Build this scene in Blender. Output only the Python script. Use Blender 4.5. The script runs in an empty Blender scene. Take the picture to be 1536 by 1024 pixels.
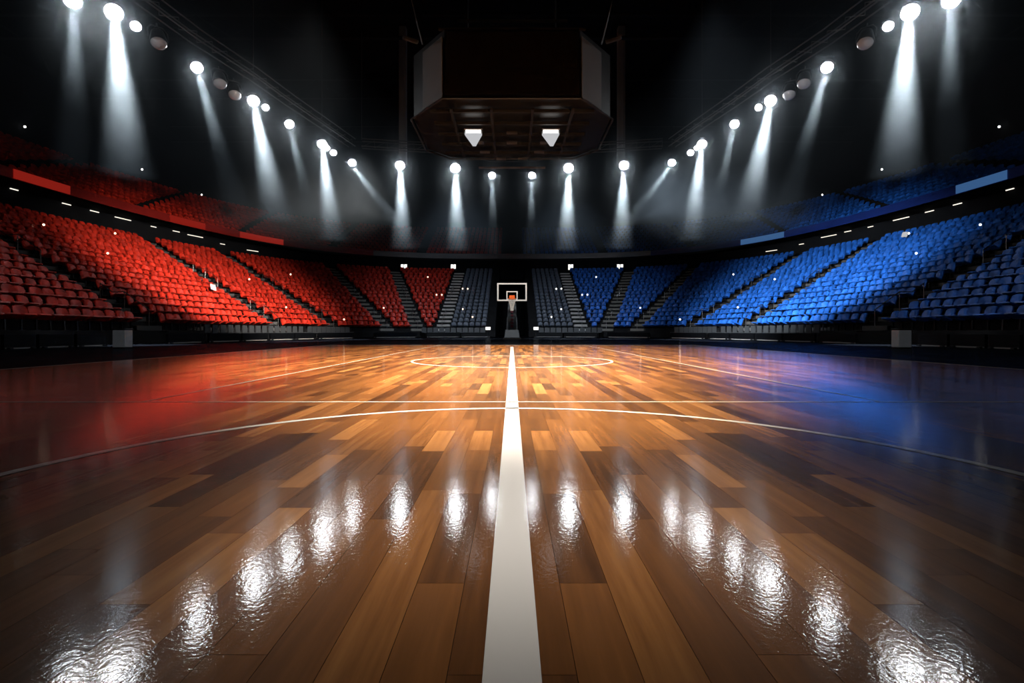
import bpy, bmesh, math, random
from mathutils import Vector, Matrix
random.seed(7)
C = bpy.context.scene.collection
SC = bpy.context.scene
PI = math.pi
F, HOR, CZ = 768.0, 497.0, 0.51          # focal length (px), horizon row, eye height

# ------------------------------------------------------------------ materials
def mat(name, col, rough=0.5, metal=0.0, spec=0.5, coat=0.0, coat_rough=0.1):
    m = bpy.data.materials.new(name); m.use_nodes = True
    b = m.node_tree.nodes['Principled BSDF']
    b.inputs['Base Color'].default_value = (*col, 1)
    b.inputs['Roughness'].default_value = rough
    b.inputs['Metallic'].default_value = metal
    b.inputs['Specular IOR Level'].default_value = spec
    b.inputs['Coat Weight'].default_value = coat
    b.inputs['Coat Roughness'].default_value = coat_rough
    return m

def vary(m, scale, lo, hi):
    """multiply the base colour by a soft noise so that no surface is perfectly flat"""
    nt = m.node_tree; b = nt.nodes['Principled BSDF']
    col = list(b.inputs['Base Color'].default_value)
    tc = nt.nodes.new('ShaderNodeTexCoord')
    n = nt.nodes.new('ShaderNodeTexNoise'); n.inputs['Scale'].default_value = scale; n.inputs['Detail'].default_value = 3
    r = nt.nodes.new('ShaderNodeMapRange'); r.inputs['To Min'].default_value = lo; r.inputs['To Max'].default_value = hi
    mx = nt.nodes.new('ShaderNodeMix'); mx.data_type = 'RGBA'; mx.blend_type = 'MULTIPLY'; mx.inputs['Factor'].default_value = 1
    nt.links.new(tc.outputs['Object'], n.inputs['Vector'])
    nt.links.new(n.outputs['Fac'], r.inputs['Value'])
    mx.inputs['A'].default_value = col
    nt.links.new(r.outputs['Result'], mx.inputs['B'])
    nt.links.new(mx.outputs['Result'], b.inputs['Base Color'])
    return m

def vary_world(m, scale, lo, hi):
    """uneven fading of the plastic from seat to seat"""
    vary(m, scale, lo, hi)
    nt = m.node_tree; g = nt.nodes.new('ShaderNodeNewGeometry')
    n = next(x for x in nt.nodes if x.type == 'TEX_NOISE')
    nt.links.new(g.outputs['Position'], n.inputs['Vector'])
    r = next(x for x in nt.nodes if x.type == 'MAP_RANGE'); r.inputs['From Min'].default_value = .3; r.inputs['From Max'].default_value = .7
    return m

def emit(name, col, strength, sample=True):
    m = bpy.data.materials.new(name); m.use_nodes = True
    nt = m.node_tree; nt.nodes.clear()
    e = nt.nodes.new('ShaderNodeEmission'); o = nt.nodes.new('ShaderNodeOutputMaterial')
    e.inputs['Color'].default_value = (*col, 1); e.inputs['Strength'].default_value = strength
    nt.links.new(e.outputs[0], o.inputs['Surface'])
    if not sample:
        m.cycles.emission_sampling = 'NONE'
    return m

def wood_material():
    m = bpy.data.materials.new('varnished_maple'); m.use_nodes = True
    nt = m.node_tree; L = nt.links; b = nt.nodes['Principled BSDF']
    at = nt.nodes.new('ShaderNodeAttribute'); at.attribute_name = 'tone'
    tc = nt.nodes.new('ShaderNodeTexCoord')
    mp = nt.nodes.new('ShaderNodeMapping'); mp.inputs['Scale'].default_value = (38, 2.2, 1)
    off = nt.nodes.new('ShaderNodeVectorMath'); off.operation = 'SCALE'; off.inputs['Scale'].default_value = 40
    add = nt.nodes.new('ShaderNodeVectorMath'); add.operation = 'ADD'
    L.new(tc.outputs['Object'], mp.inputs['Vector'])
    L.new(at.outputs['Color'], off.inputs[0]); L.new(mp.outputs[0], add.inputs[0]); L.new(off.outputs[0], add.inputs[1])
    g = nt.nodes.new('ShaderNodeTexNoise'); g.inputs['Scale'].default_value = 1; g.inputs['Detail'].default_value = 5; g.inputs['Roughness'].default_value = .6
    L.new(add.outputs[0], g.inputs['Vector'])
    ramp = nt.nodes.new('ShaderNodeValToRGB')
    ramp.color_ramp.elements[0].position = .0; ramp.color_ramp.elements[0].color = (.034, .0115, .0030, 1)
    ramp.color_ramp.elements[1].position = 1.; ramp.color_ramp.elements[1].color = (.50, .215, .062, 1)
    e = ramp.color_ramp.elements.new(.5); e.color = (.200, .074, .018, 1)
    # tone of the plank plus a little grain
    gr = nt.nodes.new('ShaderNodeMapRange'); gr.inputs['From Min'].default_value = .3; gr.inputs['From Max'].default_value = .7
    gr.inputs['To Min'].default_value = -.11; gr.inputs['To Max'].default_value = .11
    L.new(g.outputs['Fac'], gr.inputs['Value'])
    sm = nt.nodes.new('ShaderNodeMath'); sm.operation = 'ADD'
    L.new(at.outputs['Fac'], sm.inputs[0]); L.new(gr.outputs[0], sm.inputs[1])
    L.new(sm.outputs[0], ramp.inputs['Fac']); L.new(ramp.outputs[0], b.inputs['Base Color'])
    # lacquer: fine orange-peel ripples
    n1 = nt.nodes.new('ShaderNodeTexNoise'); n1.inputs['Scale'].default_value = 120; n1.inputs['Detail'].default_value = 3
    n2 = nt.nodes.new('ShaderNodeTexNoise'); n2.inputs['Scale'].default_value = 9; n2.inputs['Detail'].default_value = 2
    L.new(tc.outputs['Object'], n1.inputs['Vector']); L.new(tc.outputs['Object'], n2.inputs['Vector'])
    b1 = nt.nodes.new('ShaderNodeBump'); b1.inputs['Strength'].default_value = .27; b1.inputs['Distance'].default_value = .0009
    b2 = nt.nodes.new('ShaderNodeBump'); b2.inputs['Strength'].default_value = .06; b2.inputs['Distance'].default_value = .006
    L.new(n1.outputs['Fac'], b1.inputs['Height']); L.new(n2.outputs['Fac'], b2.inputs['Height']); L.new(b2.outputs[0], b1.inputs['Normal'])
    L.new(b1.outputs[0], b.inputs['Normal']); L.new(b1.outputs[0], b.inputs['Coat Normal'])
    b.inputs['Roughness'].default_value = .4; b.inputs['Specular IOR Level'].default_value = .05
    b.inputs['Coat Weight'].default_value = 1; b.inputs['Coat Roughness'].default_value = .078; b.inputs['Coat IOR'].default_value = 1.58
    return m

def line_material():
    m = mat('white_court_paint', (.62, .60, .57), .35, spec=.25, coat=.9, coat_rough=.09)
    nt = m.node_tree; b = nt.nodes['Principled BSDF']; L = nt.links
    tc = nt.nodes.new('ShaderNodeTexCoord')
    n1 = nt.nodes.new('ShaderNodeTexNoise'); n1.inputs['Scale'].default_value = 95; n1.inputs['Detail'].default_value = 3
    L.new(tc.outputs['Object'], n1.inputs['Vector'])
    b1 = nt.nodes.new('ShaderNodeBump'); b1.inputs['Strength'].default_value = .3; b1.inputs['Distance'].default_value = .0009
    L.new(n1.outputs['Fac'], b1.inputs['Height']); L.new(b1.outputs[0], b.inputs['Normal']); L.new(b1.outputs[0], b.inputs['Coat Normal'])
    return m

def apron_material():
    m = bpy.data.materials.new('black_apron_floor'); m.use_nodes = True
    nt = m.node_tree; nt.nodes.clear(); L = nt.links
    o = nt.nodes.new('ShaderNodeOutputMaterial'); mx = nt.nodes.new('ShaderNodeMixShader'); mx.inputs[0].default_value = .07
    d = nt.nodes.new('ShaderNodeBsdfDiffuse'); d.inputs['Color'].default_value = (.0014, .0018, .003, 1)
    g = nt.nodes.new('ShaderNodeBsdfGlossy'); g.inputs['Roughness'].default_value = .16; g.inputs['Color'].default_value = (.75, .85, 1, 1)
    tc = nt.nodes.new('ShaderNodeTexCoord'); n = nt.nodes.new('ShaderNodeTexNoise'); n.inputs['Scale'].default_value = 1.2
    mr = nt.nodes.new('ShaderNodeMapRange'); mr.inputs['To Min'].default_value = .1; mr.inputs['To Max'].default_value = .26
    L.new(tc.outputs['Object'], n.inputs['Vector']); L.new(n.outputs['Fac'], mr.inputs['Value']); L.new(mr.outputs[0], g.inputs['Roughness'])
    L.new(d.outputs[0], mx.inputs[1]); L.new(g.outputs[0], mx.inputs[2]); L.new(mx.outputs[0], o.inputs['Surface'])
    return m

def glass_material():
    m = bpy.data.materials.new('clear_backboard_glass'); m.use_nodes = True
    nt = m.node_tree; nt.nodes.clear()
    o = nt.nodes.new('ShaderNodeOutputMaterial'); mx = nt.nodes.new('ShaderNodeMixShader')
    t = nt.nodes.new('ShaderNodeBsdfTransparent'); t.inputs['Color'].default_value = (.86, .9, .9, 1)
    g = nt.nodes.new('ShaderNodeBsdfGlossy'); g.inputs['Roughness'].default_value = .03
    fr = nt.nodes.new('ShaderNodeFresnel')
    nt.links.new(fr.outputs[0], mx.inputs[0]); nt.links.new(t.outputs[0], mx.inputs[1]); nt.links.new(g.outputs[0], mx.inputs[2])
    nt.links.new(mx.outputs[0], o.inputs['Surface'])
    return m

def haze_material(density):
    m = bpy.data.materials.new('stage_haze'); m.use_nodes = True
    nt = m.node_tree; nt.nodes.clear()
    o = nt.nodes.new('ShaderNodeOutputMaterial'); v = nt.nodes.new('ShaderNodeVolumeScatter')
    v.inputs['Color'].default_value = (.72, .87, 1, 1); v.inputs['Density'].default_value = density
    nt.links.new(v.outputs[0], o.inputs['Volume']); m.cycles.volume_sampling = 'EQUIANGULAR'
    return m

M = dict(
    wood=wood_material(), line=line_material(),
    apron=apron_material(),
    under=mat('dark_subfloor', (.010, .006, .004), .7, spec=.1),
    concrete=vary(mat('dark_concrete', (.012, .012, .013), .9, spec=.1), 1.5, .6, 1.4),
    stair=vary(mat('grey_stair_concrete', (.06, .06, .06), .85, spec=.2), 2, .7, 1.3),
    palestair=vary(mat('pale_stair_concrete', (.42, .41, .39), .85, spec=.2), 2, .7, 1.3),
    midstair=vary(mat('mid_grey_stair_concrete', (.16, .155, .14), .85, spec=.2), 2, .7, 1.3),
    wall=vary(mat('black_painted_wall', (.010, .011, .013), .9, spec=.1), .4, .7, 1.3),
    ceiling=vary(mat('black_ceiling', (.006, .0065, .007), .95, spec=.05), .3, .7, 1.3),
    red=vary_world(mat('red_seat_plastic', (.62, .030, .014), .42, spec=.35), 2.2, .45, 1.25),
    blue=vary_world(mat('blue_seat_plastic', (.018, .135, .58), .42, spec=.35), 2.2, .45, 1.25),
    grey=vary(mat('dark_navy_seat_plastic', (.075, .095, .13), .45, spec=.4), 3, .7, 1.3),
    chair=vary(mat('grey_chair_vinyl', (.035, .039, .042), .5), 4, .8, 1.2),
    black=mat('black_metal', (.012, .012, .013), .45, .4),
    steel=mat('dull_steel', (.22, .22, .22), .4, .8),
    rail=mat('brushed_rail_steel', (.18, .18, .18), .4, .9),
    truss=mat('dark_truss_metal', (.016, .016, .016), .6, .2), beam=mat('black_beam_paint', (.006, .006, .006), .8, spec=.1),
    boardblack=mat('black_board_panel', (.003, .0035, .0045), .5, spec=.1),
    strip=mat('pale_edge_strip', (.30, .29, .27), .4),
    boxgrey=vary(mat('grey_case_laminate', (.5, .52, .54), .6), 3, .85, 1.15),
    white=mat('white_backboard_frame', (.85, .85, .83), .4),
    orange=mat('orange_rim_paint', (.95, .16, .02), .4),
    netm=mat('white_net_cord', (.85, .82, .76), .8),
    pad=vary(mat('slate_blue_padding', (.075, .095, .115), .6), 3, .8, 1.2),
    maroon=mat('maroon_pad_strip', (.12, .012, .03), .6),
    glass=glass_material(),
    screen=mat('dark_screen_glass', (.008, .008, .009), .25),
    panel=vary(mat('grey_scoreboard_panel', (.085, .085, .083), .6), .7, .7, 1.3),
    redfascia=vary(mat('red_fascia_paint', (.30, .014, .010), .5), .5, .7, 1.3),
    bluefascia=vary(mat('blue_fascia_paint', (.010, .035, .22), .5), .5, .7, 1.3),
    greyfascia=vary(mat('dark_grey_fascia_paint', (.17, .18, .19), .5), .5, .7, 1.3),
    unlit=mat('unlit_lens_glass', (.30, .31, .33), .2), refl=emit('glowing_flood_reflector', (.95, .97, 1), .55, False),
    paper=mat('white_paper', (.8, .78, .75), .8),
    lens=emit('lamp_lens_glow', (.93, .97, 1), 66),
    lens_s=emit('small_lamp_lens_glow', (.93, .97, 1), 32),
    tube=emit('strip_light_glow', (1, .93, .80), 1.3, False),
    dot=emit('tiny_white_light_glow', (1, .97, .9), 5, False),
    warm=emit('tiny_warm_glow', (1, .72, .5), 4, False),
    signlit=emit('lit_sign_face', (.95, .95, .9), 1.6, False),
    redled=emit('red_ribbon_screen', (1, .05, .03), .22, False),
    blueled=emit('blue_ribbon_screen', (.12, .32, .75), .30, False),
    flood=emit('flood_lens_glow', (1, .97, .92), 3, False),
)

# ------------------------------------------------------------------ helpers
def mesh(name, verts, faces, m=None, smooth=False):
    me = bpy.data.meshes.new(name); me.from_pydata([tuple(v) for v in verts], [], faces); me.update()
    if m: me.materials.append(m)
    if smooth:
        for p in me.polygons: p.use_smooth = True
    return me

def link(name, me, parent=None, loc=None, rot=None):
    o = bpy.data.objects.new(name, me); C.objects.link(o)
    if parent: o.parent = parent
    if loc is not None: o.location = loc
    if rot is not None: o.rotation_euler = rot
    return o

def tag(o, label=None, cat=None, group=None, kind=None):
    if label: o['label'] = label
    if cat: o['category'] = cat
    if group: o['group'] = group
    if kind: o['kind'] = kind
    return o

def empty(name, loc=(0, 0, 0), rotz=0):
    o = bpy.data.objects.new(name, None); C.objects.link(o)
    o.location = loc; o.rotation_euler = (0, 0, rotz); o.empty_display_size = .1
    return o

class MB:
    def __init__(s): s.v, s.f = [], []
    def box(s, x0, x1, y0, y1, z0, z1, mx=None):
        b = len(s.v)
        p = [Vector((x, y, z)) for z in (z0, z1) for y in (y0, y1) for x in (x0, x1)]
        if mx is not None: p = [mx @ q for q in p]
        s.v += p
        s.f += [tuple(b + i for i in q) for q in ((0, 2, 3, 1), (4, 5, 7, 6), (0, 1, 5, 4), (2, 6, 7, 3), (0, 4, 6, 2), (1, 3, 7, 5))]
        return s
    def tube(s, pts, r, n=6, closed=False):
        pts = [Vector(p) for p in pts]; b = len(s.v); k = len(pts)
        for i, p in enumerate(pts):
            if closed: d = pts[(i + 1) % k] - pts[i - 1]
            else: d = pts[min(i + 1, k - 1)] - pts[max(i - 1, 0)]
            d.normalize()
            a = d.orthogonal().normalized() if abs(d.z) > .95 else d.cross(Vector((0, 0, 1))).normalized()
            c = d.cross(a)
            for j in range(n):
                t = 2 * PI * j / n; s.v.append(p + (a * math.cos(t) + c * math.sin(t)) * r)
        for i in range(k if closed else k - 1):
            i2 = (i + 1) % k
            for j in range(n):
                j2 = (j + 1) % n
                s.f.append((b + i * n + j, b + i * n + j2, b + i2 * n + j2, b + i2 * n + j))
        if not closed:
            s.f.append(tuple(b + j for j in range(n))[::-1]); s.f.append(tuple(b + (k - 1) * n + j for j in range(n)))
        return s
    def lathe(s, prof, n=16, mx=None):
        b = len(s.v)
        for r, z in prof:
            for j in range(n):
                t = 2 * PI * j / n; q = Vector((r * math.cos(t), r * math.sin(t), z))
                s.v.append(mx @ q if mx is not None else q)
        for i in range(len(prof) - 1):
            for j in range(n):
                j2 = (j + 1) % n
                s.f.append((b + i * n + j, b + i * n + j2, b + (i + 1) * n + j2, b + (i + 1) * n + j))
        s.f.append(tuple(b + j for j in range(n))[::-1]); s.f.append(tuple(b + (len(prof) - 1) * n + j for j in range(n)))
        return s
    def prism(s, poly, z0, z1):
        b = len(s.v); n = len(poly)
        s.v += [Vector((x, y, z0)) for x, y in poly] + [Vector((x, y, z1)) for x, y in poly]
        s.f += [tuple(b + i for i in range(n))[::-1], tuple(b + n + i for i in range(n))]
        s.f += [(b + i, b + (i + 1) % n, b + n + (i + 1) % n, b + n + i) for i in range(n)]
        return s
    def build(s, name, m, parent=None, loc=None, rot=None, smooth=False, bevel=0):
        o = link(name, mesh(name, s.v, s.f, m, smooth), parent, loc, rot)
        if bevel:
            md = o.modifiers.new('bevel', 'BEVEL'); md.width = bevel; md.segments = 2; md.limit_method = 'ANGLE'
        return o

def at(x, y, Y):
    """a point of the photograph (1536x1024) at depth Y"""
    return Vector(((x - 768) / F * Y, Y, CZ + (HOR - y) / F * Y))
def project(p):
    return (768 + p[0] / p[1] * F, HOR - (p[2] - CZ) / p[1] * F)

ORD = ('first second third fourth fifth sixth seventh eighth ninth tenth eleventh twelfth thirteenth fourteenth fifteenth '
       'sixteenth seventeenth eighteenth nineteenth').split()
TENS = {20: ('twentieth', 'twenty'), 30: ('thirtieth', 'thirty'), 40: ('fortieth', 'forty'), 50: ('fiftieth', 'fifty')}
def ordinal(n):
    if n < 20: return ORD[n - 1]
    t = n // 10 * 10
    return TENS[t][0] if n == t else TENS[t][1] + '-' + ORD[n % 10 - 1]

# ------------------------------------------------------------------ plan of the bowl: superellipse curves round the court
class Curve:
    """half of a ring (x >= 0 side), from the far end's middle round to the side and straight on towards the camera"""
    def __init__(s, a, yend, y0=20.0, n=3.0, ynear=4.0):
        b = yend - y0; s.p = []
        K = 160
        for i in range(K + 1):
            t = PI / 2 * i / K
            s.p.append((a * math.sin(t) ** (2 / n), y0 + b * max(0, math.cos(t)) ** (2 / n)))
        for i in range(1, 41): s.p.append((a, y0 + (ynear - y0) * i / 40))
        s.s = [0]
        for i in range(1, len(s.p)): s.s.append(s.s[-1] + math.dist(s.p[i], s.p[i - 1]))
        s.len = s.s[-1]
    def at(s, d):
        d = min(max(d, 0), s.len - 1e-6)
        lo, hi = 0, len(s.s) - 1
        while hi - lo > 1:
            mid = (lo + hi) // 2
            if s.s[mid] <= d: lo = mid
            else: hi = mid
        f = (d - s.s[lo]) / max(1e-9, s.s[hi] - s.s[lo])
        return (s.p[lo][0] + f * (s.p[hi][0] - s.p[lo][0]), s.p[lo][1] + f * (s.p[hi][1] - s.p[lo][1]))
    def from_px(s, x):
        """arc position of the point seen in column x of the left half (0..768)"""
        k = (768 - x) / F; lo, hi = 0, s.len
        for _ in range(50):
            mid = (lo + hi) / 2; q = s.at(mid)
            if q[0] / max(q[1], .1) < k: lo = mid
            else: hi = mid
        return lo
    def from_y(s, y):
        lo, hi = 0, s.len
        for _ in range(50):
            mid = (lo + hi) / 2
            if s.at(mid)[1] > y: lo = mid
            else: hi = mid
        return lo
    def line(s, d0, d1, n):
        return [s.at(d0 + (d1 - d0) * i / n) for i in range(n + 1)]

FRONT = Curve(16.0, 48.0)
REAR = Curve(32.2, 65.5, ynear=2)
FASC = Curve(31.0, 66.5, ynear=2)
BACK = Curve(33.6, 68.0, ynear=2)
UP0 = Curve(31.25, 66.75, ynear=2)
UP1 = Curve(40.5, 77.0, ynear=2)
WALL = Curve(42.0, 79.0, ynear=-8)
NR, RISE, Z0 = 18, .42, .55

# aisles: arc positions on the front and the rear curve, from the tunnel outwards
def fx(px): return FRONT.from_px(px)
def rx(px): return REAR.from_px(px)
ST = [(1.55, 1.55), (6.6, 6.7), (fx(628), rx(592)), (fx(584), rx(494)), (fx(507), rx(334)), (fx(425), rx(218)),
      (fx(237), REAR.from_y(27)), (FRONT.from_y(9), REAR.from_y(15))]

def bowl(sec, w, v, side):
    sf = ST[sec][0] + (ST[sec + 1][0] - ST[sec][0]) * w
    sr = ST[sec][1] + (ST[sec + 1][1] - ST[sec][1]) * w
    a, b = FRONT.at(sf), REAR.at(sr)
    return (side * (a[0] + (b[0] - a[0]) * v), a[1] + (b[1] - a[1]) * v)

# ------------------------------------------------------------------ setting
# arena floor
mb = MB(); mb.v = [Vector(p) for p in ((-46, -10, 0), (46, -10, 0), (46, 82, 0), (-46, 82, 0))]; mb.f = [(0, 1, 2, 3)]
tag(mb.build('floor', M['apron']), kind='structure')

# hardwood court: one mesh of planks, each plank with its own tone
CW, CY0, CY1 = 6.75, -4.0, 19.2
vs, fs, tones = [], [], []
PW = .094
mb0 = MB().box(-CW, CW, CY0, CY1, .002, .010)
court = mb0.build('court_floor', M['under']); tag(court, kind='structure')
fixed = {}
nrow = int(CW / PW)
for r in range(nrow + 1):
    x0, x1 = r * PW, min((r + 1) * PW, CW)
    if x1 - x0 < .01: continue
    rr = random.Random(100 + r)
    y = CY0 - rr.random()
    base = rr.uniform(-.05, .05)
    while y < CY1:
        L = rr.choice((.3, .4, .5, .7, .9, 1.3)) * rr.uniform(.85, 1.15)
        y2 = min(y + L, CY1); ya = max(y, CY0)
        if y2 > ya + .01:
            t = rr.choice((.14, .24, .32, .40, .46, .54, .66)) + base + rr.uniform(-.05, .05)
            if r == 0: t = .24 + rr.uniform(-.03, .05)
            for sx in (-1, 1):
                b = len(vs); g = .0005
                xa, xb = sx * (x0 + g), sx * (x1 - g)
                q = [(xa, ya + g, .013), (xb, ya + g, .013), (xb, y2 - g, .013), (xa, y2 - g, .013)]
                if sx < 0: q = [q[1], q[0], q[3], q[2]]
                vs += q; fs.append((b, b + 1, b + 2, b + 3)); tones.append(min(.95, max(.02, t + rr.uniform(-.02, .02))))
        y = y2
me = mesh('planks', vs, fs, M['wood'])
ca = me.color_attributes.new('tone', 'FLOAT_COLOR', 'CORNER')
for p in me.polygons:
    t = tones[p.index]
    for li in p.loop_indices: ca.data[li].color = (t, t, t, 1)
link('planks', me, court)

# painted lines of the court (thin paint films on the planks)
ZL = .0145
def strip(name, pts_l, pts_r):
    n = len(pts_l)
    v = [(x, y, ZL) for x, y in pts_l] + [(x, y, ZL) for x, y in pts_r]
    f = [(i, n + i, n + i + 1, i + 1) for i in range(n - 1)]
    me = mesh(name, v, f, M['line'])
    bm = bmesh.new(); bm.from_mesh(me); bmesh.ops.recalc_face_normals(bm, faces=bm.faces)
    if bm.faces[:] and bm.faces[0].normal.z < 0: bmesh.ops.reverse_faces(bm, faces=bm.faces)
    bm.to_mesh(me); bm.free()
    return link(name, me, court)
def bar_line(name, x0, x1, y0, y1): return strip(name, [(x0, y0), (x0, y1)], [(x1, y0), (x1, y1)])
def arc_line(name, cx, cy, ri, ro, a0, a1, n=96):
    A = [a0 + (a1 - a0) * i / n for i in range(n + 1)]
    return strip(name, [(cx + ri * math.cos(a), cy + ri * math.sin(a)) for a in A], [(cx + ro * math.cos(a), cy + ro * math.sin(a)) for a in A])
bar_line('middle_stripe', -.0425, .0425, CY0, 16.6)
cc = 2.976 * .51
arc_line('circle_line', 0, cc, 3.47 * .51, 3.47 * .51 + .045, -.55, PI + .55)
arc_line('circle_line', 0, 8.75, 1.66, 1.70, 0, 2 * PI)
bar_line('cross_line', -CW + .06, CW - .06, 3.60, 3.625)
bar_line('baseline', -CW + .06, CW - .06, 18.6, 18.72)
for sx in (-1, 1):
    bar_line('sideline', sx * (CW - .10), sx * (CW - .05), CY0, 18.72)
    bar_line('lane_line', sx * 2.60, sx * 2.62, 3.62, 18.6)

# lower tier: stepped concrete on both sides
def tier_mesh(curvefn, nrows, z0, rise, ws, name, frontz, m):
    """curvefn(i, v, side) gives the plan point of sample i at depth v"""
    mb = MB()
    for side in (-1, 1):
        for r in range(nrows):
            z = z0 + rise * r; b = len(mb.v)
            zl = frontz if r == 0 else z - rise
            for i in ws:
                p0 = curvefn(i, r / nrows, side); p1 = curvefn(i, (r + 1) / nrows, side)
                mb.v += [Vector((*p0, zl)), Vector((*p0, z)), Vector((*p1, z))]
            for k in range(len(ws) - 1):
                a = b + 3 * k
                for j in range(2):
                    q = (a + j, a + j + 1, a + 3 + j + 1, a + 3 + j)
                    mb.f.append(q if side < 0 else q[::-1])
    return tag(mb.build(name, m), kind='structure')
lw = [(s, k / 8) for s in range(7) for k in range(8)] + [(6, 1.0)]
tier_mesh(lambda i, v, sd: bowl(i[0], i[1], v, sd), NR, Z0, RISE, lw, 'lower_tier_floor', 0, M['concrete'])

# tunnel through the end stand, with side walls following the steps
mb = MB()
for sd in (-1, 1):
    b = len(mb.v); n = 0
    prof = []
    for r in range(NR):
        p0 = bowl(0, 0, r / NR, sd); p1 = bowl(0, 0, (r + 1) / NR, sd)
        prof += [(p0, Z0 + RISE * r + .5), (p1, Z0 + RISE * r + .5)]
    for p, z in prof: mb.v += [Vector((p[0], p[1], 0)), Vector((p[0], p[1], z))]
    for k in range(len(prof) - 1): mb.f.append((b + 2 * k, b + 2 * k + 1, b + 2 * k + 3, b + 2 * k + 2))
tag(mb.build('tunnel_wall', M['wall']), kind='structure')

# aisle stairs (two treads to each row)
names_aisle = ['', 'f', 'e', 'd', 'c', 'b', 'a']
for sd in (-1, 1):
    for k in range(1, 7):
        mb = MB()
        for r in range(NR * 2):
            v0, v1 = r / (2 * NR), (r + 1) / (2 * NR)
            z = Z0 + RISE * (r // 2) + (RISE / 2 if r % 2 else 0) + .012
            a = Vector((*bowl(k - 1, 1, v0, sd), 0)); c = Vector((*bowl(k - 1, 1, v1, sd), 0))
            d = (c - a).normalized(); t = Vector((-d.y, d.x, 0)) * .62
            b = len(mb.v)
            zb = z - (RISE / 2 if r % 2 else .012)
            for zz in (zb, z): mb.v += [a - t + Vector((0, 0, zz)), a + t + Vector((0, 0, zz)), c + t + Vector((0, 0, zz)), c - t + Vector((0, 0, zz))]
            mb.f += [(b + 4, b + 5, b + 6, b + 7), (b, b + 1, b + 5, b + 4), (b + 1, b + 2, b + 6, b + 5), (b + 3, b, b + 4, b + 7)]
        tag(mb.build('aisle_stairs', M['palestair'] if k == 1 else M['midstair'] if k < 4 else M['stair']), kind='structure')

# concourse back wall, soffit, fascia, upper tier, outer walls
def ring_wall(name, m, cv, z0, z1, d0=0, d1=None, sides=(-1, 1), kind='structure', n=60):
    mb = MB(); d1 = cv.len if d1 is None else d1
    for sd in sides:
        pts = cv.line(d0, d1, n); b = len(mb.v)
        for x, y in pts: mb.v += [Vector((sd * x, y, z0)), Vector((sd * x, y, z1))]
        for k in range(n): mb.f.append((b + 2 * k, b + 2 * k + 1, b + 2 * k + 3, b + 2 * k + 2))
    o = mb.build(name, m, smooth=True)
    if kind: tag(o, kind=kind)
    return o
ring_wall('wall_concourse', M['wall'], BACK, Z0 + RISE * 17 - .3, 10.05)
def ring_slab(name, m, c0, c1, z, n=60):
    mb = MB()
    for sd in (-1, 1):
        b = len(mb.v)
        for i in range(n + 1):
            a, c = c0.at(c0.len * i / n), c1.at(c1.len * i / n)
            mb.v += [Vector((sd * a[0], a[1], z)), Vector((sd * c[0], c[1], z))]
        for k in range(n): mb.f.append((b + 2 * k, b + 2 * k + 1, b + 2 * k + 3, b + 2 * k + 2))
    return tag(mb.build(name, m), kind='structure')
ring_slab('ceiling_concourse', M['concrete'], FASC, BACK, 10.0)
FZ0, FZ1 = 9.95, 10.60
sA = FASC.from_px(560)
def fascia(name, m, sd, d0, d1, n=50):
    mb = MB(); pts = FASC.line(d0, d1, n)
    for x, y in pts:
        k = .25 / math.hypot(x, y - 15)
        x2, y2 = x * (1 + k), y + (y - 15) * k
        mb.v += [Vector((sd * x, y, FZ0)), Vector((sd * x, y, FZ1)), Vector((sd * x2, y2, FZ1))]
    for k in range(n):
        for j in range(2): mb.f.append((3 * k + j, 3 * k + j + 1, 3 * k + 4 + j, 3 * k + 3 + j))
    return tag(mb.build(name, m, smooth=False), kind='structure')
fascia('trim_1', M['redfascia'], -1, sA, FASC.len)
fascia('trim_2', M['bluefascia'], 1, sA, FASC.len)
fascia('trim_3', M['greyfascia'], -1, 0, sA, 12); fascia('trim_4', M['greyfascia'], 1, 0, sA, 12)
NU, URISE, UZ0 = 10, .55, 10.25
def up(i, v, sd):
    a, b = UP0.at(UP0.len * i), UP1.at(UP1.len * i)
    return (sd * (a[0] + (b[0] - a[0]) * v), a[1] + (b[1] - a[1]) * v)
tier_mesh(up, NU, UZ0, URISE, [k / 60 for k in range(61)], 'upper_tier_floor', 10.0, M['concrete'])
ring_wall('wall_left', M['wall'], WALL, 0, 24, sides=(-1,)); ring_wall('wall_right', M['wall'], WALL, 0, 24, sides=(1,))
mb = MB(); mb.v = [Vector(p) for p in ((-44, -10, 23), (44, -10, 23), (44, 81, 23), (-44, 81, 23))]; mb.f = [(3, 2, 1, 0)]
tag(mb.build('ceiling', M['ceiling']), kind='structure')

# ------------------------------------------------------------------ stadium seats
def seat_back_geo(detail=True):
    """tip-up seat facing -Y (towards the court), origin on the tread under it"""
    prof = [(-.20, .42), (.20, .42), (.235, .70), (.20, .815), (.10, .86), (-.10, .86), (-.20, .815), (-.235, .70)]
    v, f = [], []; n = len(prof)
    tilt = lambda z: (z - .42) * .24
    for dy in (0, .055):
        for x, z in prof:
            bow = .10 * (x / .25) ** 2 * -.5
            v.append(Vector((x, .17 + dy + tilt(z) + bow, z)))
    # hollow centre for the curved face
    v.append(Vector((0, .17 + .018 + tilt(.62), .62))); c = len(v) - 1
    for i in range(n): f.append((i, (i + 1) % n, c))
    f.append(tuple(range(n, 2 * n))[::-1])
    f += [(i, n + i, n + (i + 1) % n, (i + 1) % n) for i in range(n)]
    return v, f
def seat_pan_geo():
    """the folding pan, half tipped up"""
    mb = MB(); mx = Matrix.Translation((0, .15, .41)) @ Matrix.Rotation(math.radians(-22), 4, 'X')
    mb.box(-.225, .225, -.36, 0, -.035, .025, mx)
    mb.box(-.20, .20, -.385, -.36, -.025, .012, mx)
    return mb.v, mb.f
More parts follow.
